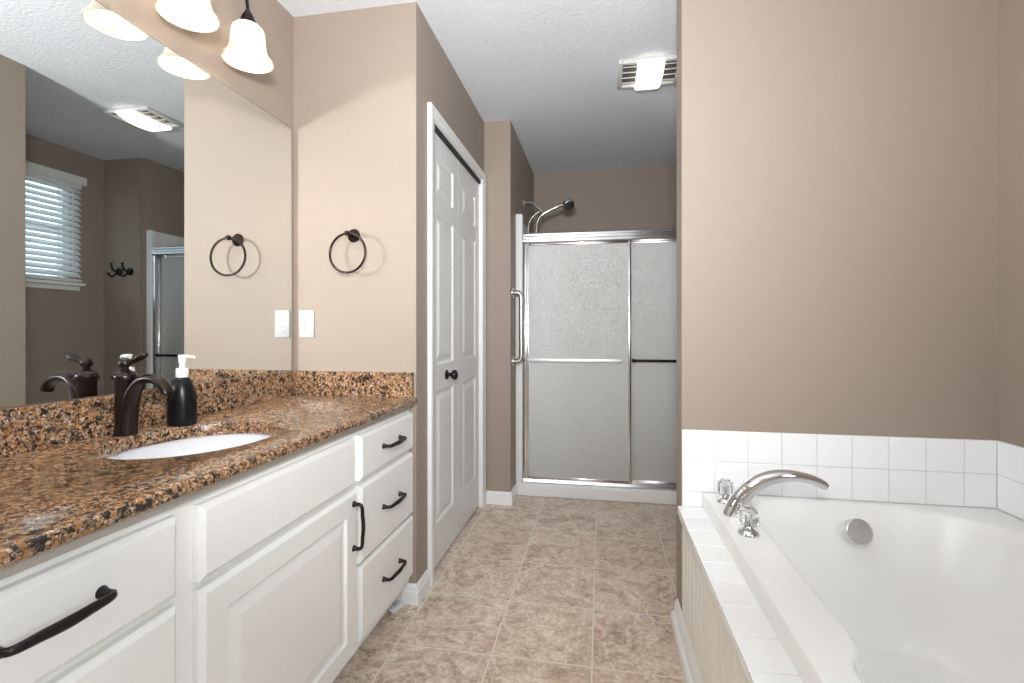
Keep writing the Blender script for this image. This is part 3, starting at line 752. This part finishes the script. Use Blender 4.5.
for y, ph in ((SPY+0.118, 0.2), (SPY-0.146, 0.5)):
    x = 0.414
    b = B(); b.lathe((x, y, TZ), (0, 0, 1), [(0.029, 0), (0.029, 0.004), (0.026, 0.010), (0.017, 0.016), (0.012, 0.020), (0.011, 0.024)], 32); h_ = b.build('handle', M['chrome'], tf, 40)
    b = B(); b.lathe((x, y, TZ+0.022), (0, 0, 1), [(0.014, 0), (0.022, 0.006), (0.0265, 0.018), (0.0275, 0.032), (0.024, 0.046), (0.016, 0.053)], 10, phase=ph); b.build('knob', M['crystal'], h_)['label'] = 'clear faceted knob'
    b = B(); b.lathe((x, y, TZ+0.023), (0, 0, 1), [(0.0075, 0), (0.0075, 0.030), (0.004, 0.034)], 16); b.build('stem', M['chrome'], h_, 40)
    b = B(); b.lathe((x, y, TZ+0.0755), (0, 0, 1), [(0.011, 0), (0.011, 0.002), (0.008, 0.003)], 20); b.build('cap', M['chrome'], h_, 40)

# ================================================================== SHOWER
SY0 = 3.215
su = thing('shower_surround', 'white fibreglass shower stall set in the alcove behind the sliding doors', 'shower', (0.19, 3.6, 0))
b = B()
b.box(XJ+0.001, XN-0.001, SY0, 3.305, 0.0, 0.088, 0.012, 3); b.build('curb', M['fibreglass'], su, 40)
b = B(); zt = 1.885; fl = 0.050
b.box(XJ+0.001, XJ+0.010, SY0+0.02, YS-0.002, 0.06, zt, 0.003); b.box(XJ+0.001, XJ+fl, SY0+0.002, SY0+0.055, 0.080, zt, 0.010, 3)
b.box(XN-0.010, XN-0.001, SY0+0.02, YS-0.002, 0.06, zt, 0.003); b.box(XN-fl, XN-0.001, SY0+0.002, SY0+0.055, 0.080, zt, 0.010, 3)
b.box(XJ+0.010, XN-0.010, YS-0.011, YS-0.002, 0.06, zt, 0.003)
b.box(XJ+0.010, XJ+0.30, YS-0.26, YS-0.011, 0.06, 0.43, 0.03, 4)
b.build('wall_panel', M['fibreglass'], su, 40)
B().box(XJ+0.002, XN-0.002, 3.30, YS-0.003, 0.001, 0.055, 0.006).build('pan', M['fibreglass'], su, 40)

sd = thing('shower_door', 'framed sliding shower doors of obscure glass with a chrome frame across the alcove', 'shower door', (0.19, SY0+0.05, 0.09))
jx0, jx1 = XJ+fl+0.002, XN-fl-0.002
yd = SY0+0.028
HZ0, HZ1 = 1.686, 1.756
b = B(); b.profile_run([(-0.024, 0), (-0.030, 0.008), (-0.030, 0.024), (-0.022, 0.030), (-0.022, 0.042), (-0.028, 0.048), (-0.028, 0.060), (-0.020, 0.068), (0.030, 0.068), (0.034, 0.050), (0.034, 0)], (jx0, yd+0.006, HZ0), (jx1, yd+0.006, HZ0), out=(0, 1, 0)); b.build('header', M['satin'], sd, 30)
b = B(); b.profile_run([(-0.022, 0), (-0.026, 0.010), (-0.018, 0.028), (-0.010, 0.030), (-0.008, 0.018), (0.006, 0.018), (0.008, 0.034), (0.030, 0.034), (0.032, 0)], (jx0, yd+0.006, 0.0885), (jx1, yd+0.006, 0.0885), out=(0, 1, 0)); b.build('sill_track', M['satin'], sd, 30)
for s in (0, 1):
    b = B(); x0 = jx0 if s == 0 else jx1-0.026
    b.box(x0, x0+0.026, yd-0.016, yd+0.036, 0.118, HZ0, 0.004, 2); b.build('jamb', M['satin'], sd, 30)
def panel(x0, x1, yc, zb_, zt_):
    st = 0.020; b = B()
    b.box(x0, x0+st, yc-0.010, yc+0.010, zb_, zt_, 0.004, 2); b.box(x1-st, x1, yc-0.010, yc+0.010, zb_, zt_, 0.004, 2)
    b.box(x0+st, x1-st, yc-0.009, yc+0.009, zb_, zb_+0.020, 0.003, 2); b.box(x0+st, x1-st, yc-0.009, yc+0.009, zt_-0.020, zt_, 0.003, 2)
    o = b.build('sliding_door', M['satin'], sd, 30)
    B().box(x0+st-0.004, x1-st+0.004, yc-0.003, yc+0.003, zb_+0.016, zt_-0.016).build('glass', M['obscure'], o)
    return o
pA = panel(jx0+0.020, 0.190, yd-0.004, 0.112, HZ0+0.004)
pB = panel(0.162, jx1-0.020, yd+0.026, 0.112, HZ0+0.004)
b = B(); x0, x1 = jx0+0.03, 0.150; z = 0.909
b.box(x0, x1-0.02, yd-0.034, yd-0.022, z-0.011, z+0.011, 0.003, 2)
for x in (x0+0.012, x1-0.035): b.lathe((x, yd-0.0135, z), (0, -1, 0), [(0.009, 0), (0.006, 0.004), (0.006, 0.010)], 16)
b.build('towel_bar', M['bright_satin'], pA, 30)['label'] = 'flat chrome towel bar'
b = B(); x0, x1 = 0.205, jx1-0.05; z = 0.911
b.sweep([(x0, yd-0.012, z), (x1, yd-0.012, z)], (0.0085, 0.0085), (0, 1, 0), 16)
for x in (x0, x1): b.lathe((x, yd+0.0155, z), (0, -1, 0), [(0.011, 0), (0.009, 0.006), (0.009, 0.018), (0.012, 0.022), (0.012, 0.036), (0.004, 0.040)], 18)
b.build('towel_bar', M['bronze'], pB, 40)['label'] = 'dark round towel bar'

gb = thing('grab_bar', 'vertical stainless grab bar on the wall corner left of the shower', 'grab bar', (XJ, 3.125, 0.89))
gy, gz0, gz1, go = 3.125, 0.905, 1.350, 0.058
b = B(); P = bez((XJ+0.003, gy, gz0), (XJ+0.045, gy, gz0-0.002), (XJ+go, gy, gz0+0.004), (XJ+go, gy, gz0+0.05), 12)+bez((XJ+go, gy, gz1-0.05), (XJ+go, gy, gz1-0.004), (XJ+0.045, gy, gz1+0.002), (XJ+0.003, gy, gz1), 12)
b.sweep(P, (0.0165, 0.0165), (0, 1, 0), 20); b.build('bar', M['steel'], gb, 60)
for z in (gz0, gz1):
    b = B(); b.lathe((XJ+0.0005, gy, z), (1, 0, 0), [(0.036, 0), (0.036, 0.004), (0.032, 0.009), (0.017, 0.011)], 32); b.build('flange', M['steel'], gb, 40)

sh = thing('hand_shower', 'chrome hand shower on a wall arm above the shower doors', 'shower head', (XJ, 3.604, 2.02))
y = 3.604
b = B(); b.lathe((XJ+0.0005, y, 2.056), (1, 0, 0), [(0.030, 0), (0.029, 0.004), (0.018, 0.010), (0.010, 0.012)], 28)
P = bez((XJ+0.005, y, 2.056), (XJ+0.05, y, 2.060), (XJ+0.07, y, 2.055), (XJ+0.100, y, 2.015), 14); b.sweep(P, (0.0095, 0.0095), (0, 1, 0), 14)
b.build('shower_arm', M['chrome'], sh, 50)
b = B(); b.sweep([(XJ+0.096, y, 2.022), (XJ+0.128, y, 1.985)], (0.016, 0.016), (0, 1, 0), 18); b.sweep([(XJ+0.118, y-0.004, 2.000), (XJ+0.140, y-0.004, 1.975)], (0.020, 0.014), (0, 1, 0), 16); b.build('holder', M['chrome'], sh, 50)
P = bez((XJ+0.098, y-0.02, 1.860), (XJ+0.095, y-0.02, 1.955), (XJ+0.160, y-0.02, 1.972), (XJ+0.235, y-0.015, 2.005), 14)+bez((XJ+0.235, y-0.015, 2.005), (XJ+0.26, y-0.015, 2.016), (XJ+0.28, y-0.015, 2.022), (XJ+0.300, y-0.015, 2.025), 6)[1:]
b = B(); b.sweep(P, [(lerp(0.009, 0.0145, i/20), lerp(0.009, 0.0135, i/20)) for i in range(21)], (0, 1, 0), 16); b.build('handle', M['chrome'], sh, 60)
c = Vector((XJ+0.330, y-0.018, 2.026)); ax = Vector((0.45, -0.55, -0.70)).normalized()
b = B(); b.lathe(c-ax*0.03, ax, [(0.004, -0.006), (0.022, 0.0), (0.036, 0.010), (0.044, 0.026), (0.046, 0.044), (0.041, 0.052), (0.038, 0.051), (0.002, 0.053)], 30); b.build('spray_head', M['chrome_soft'], sh, 35)
P = spline([(XJ+0.118, y-0.005, 1.988), (XJ+0.075, y-0.01, 1.955), (XJ+0.040, y-0.01, 1.90), (XJ+0.032, y-0.01, 1.80), (XJ+0.035, y-0.01, 1.5), (XJ+0.05, y-0.015, 1.25), (XJ+0.075, y-0.02, 1.20), (XJ+0.098, y-0.02, 1.30), (XJ+0.098, y-0.02, 1.6), (XJ+0.098, y-0.02, 1.865)], 6)
b = B(); b.sweep(P, (0.0075, 0.0075), (0, 1, 0), 12); b.build('hose', M['chrome'], sh, 60)

# robe hooks in the nook
def hook(x, label):
    h = thing('robe_hook', label, 'hook', (x, YN, 1.56), 'robe hooks on the nook wall')
    z = 1.560
    b = B(); b.lathe((x, YN-0.0005, z), (0, -1, 0), [(0.030, 0), (0.030, 0.004), (0.025, 0.009), (0.011, 0.012), (0.010, 0.02)], 28); b.build('base', M['knob_black'], h, 40)
    b = B(); b.sweep(bez((x, YN-0.012, z), (x, YN-0.045, z), (x, YN-0.062, z+0.010), (x, YN-0.064, z+0.052), 12), (0.0068, 0.0068), (1, 0, 0), 12)
    b.lathe((x, YN-0.064, z+0.046), (0, 0, 1), [(0.005, 0), (0.010, 0.006), (0.010, 0.012), (0.004, 0.018)], 16)
    b.sweep(bez((x, YN-0.02, z), (x, YN-0.040, z-0.05), (x, YN-0.070, z-0.05), (x, YN-0.088, z-0.022), 12), (0.0068, 0.0068), (1, 0, 0), 12)
    b.lathe((x, YN-0.086, z-0.026), (0, -0.6, 1), [(0.005, 0), (0.009, 0.005), (0.009, 0.010), (0.003, 0.014)], 16)
    b.build('prong', M['knob_black'], h, 50)
hook(1.030, 'black double robe hook nearer the shower, seen in the mirror')
hook(1.132, 'black double robe hook nearer the window, seen in the mirror')

# exhaust fan with light
fx0, fx1, fy0, fy1 = 0.085, 0.400, 2.462, 2.722
ef = thing('exhaust_fan', 'ceiling exhaust fan with grey louvres and a lit lens, above the shower end', 'fan', (0.24, 2.6, CEIL-0.05))
b = B(); z0 = CEIL-0.022
b.box(fx0, fx0+0.022, fy0, fy1, z0, CEIL-0.0005, 0.004); b.box(fx1-0.022, fx1, fy0, fy1, z0, CEIL-0.0005, 0.004)
b.box(fx0+0.022, fx1-0.022, fy0, fy0+0.022, z0, CEIL-0.0005, 0.003); b.box(fx0+0.022, fx1-0.022, fy1-0.022, fy1, z0, CEIL-0.0005, 0.003)
b.build('housing', M['grille'], ef, 30)
B().box(fx0+0.022, fx1-0.022, fy0+0.022, fy1-0.022, CEIL-0.003, CEIL-0.0005).build('duct_opening', M['duct'], ef)
lx0, lx1 = 0.178, 0.305
for (a0, a1) in ((fx0+0.022, lx0), (lx1, fx1-0.022)):
    for k in range(4):
        yy = fy0+0.05+k*0.053
        b = B(); b.loft([[(x, yy-0.012, z0+0.002), (x, yy-0.009, z0-0.001), (x, yy+0.014, z0+0.014), (x, yy+0.011, z0+0.017)] for x in (a0, a1)]); b.build('louvre', M['grille'], ef)
b = B(); rings = []
for t in range(13):
    yy = lerp(fy0-0.006, fy1+0.006, t/12); q = 1-(2*t/12-1)**2
    zl = z0-0.010-0.026*q**0.7
    rings.append([(lx0, yy, z0+0.001), (lx0, yy, zl+0.008), (lx0+0.010, yy, zl), (lx1-0.010, yy, zl), (lx1, yy, zl+0.008), (lx1, yy, z0+0.001)])
b.loft(rings); b.build('lens', M['lens'], ef, 40)
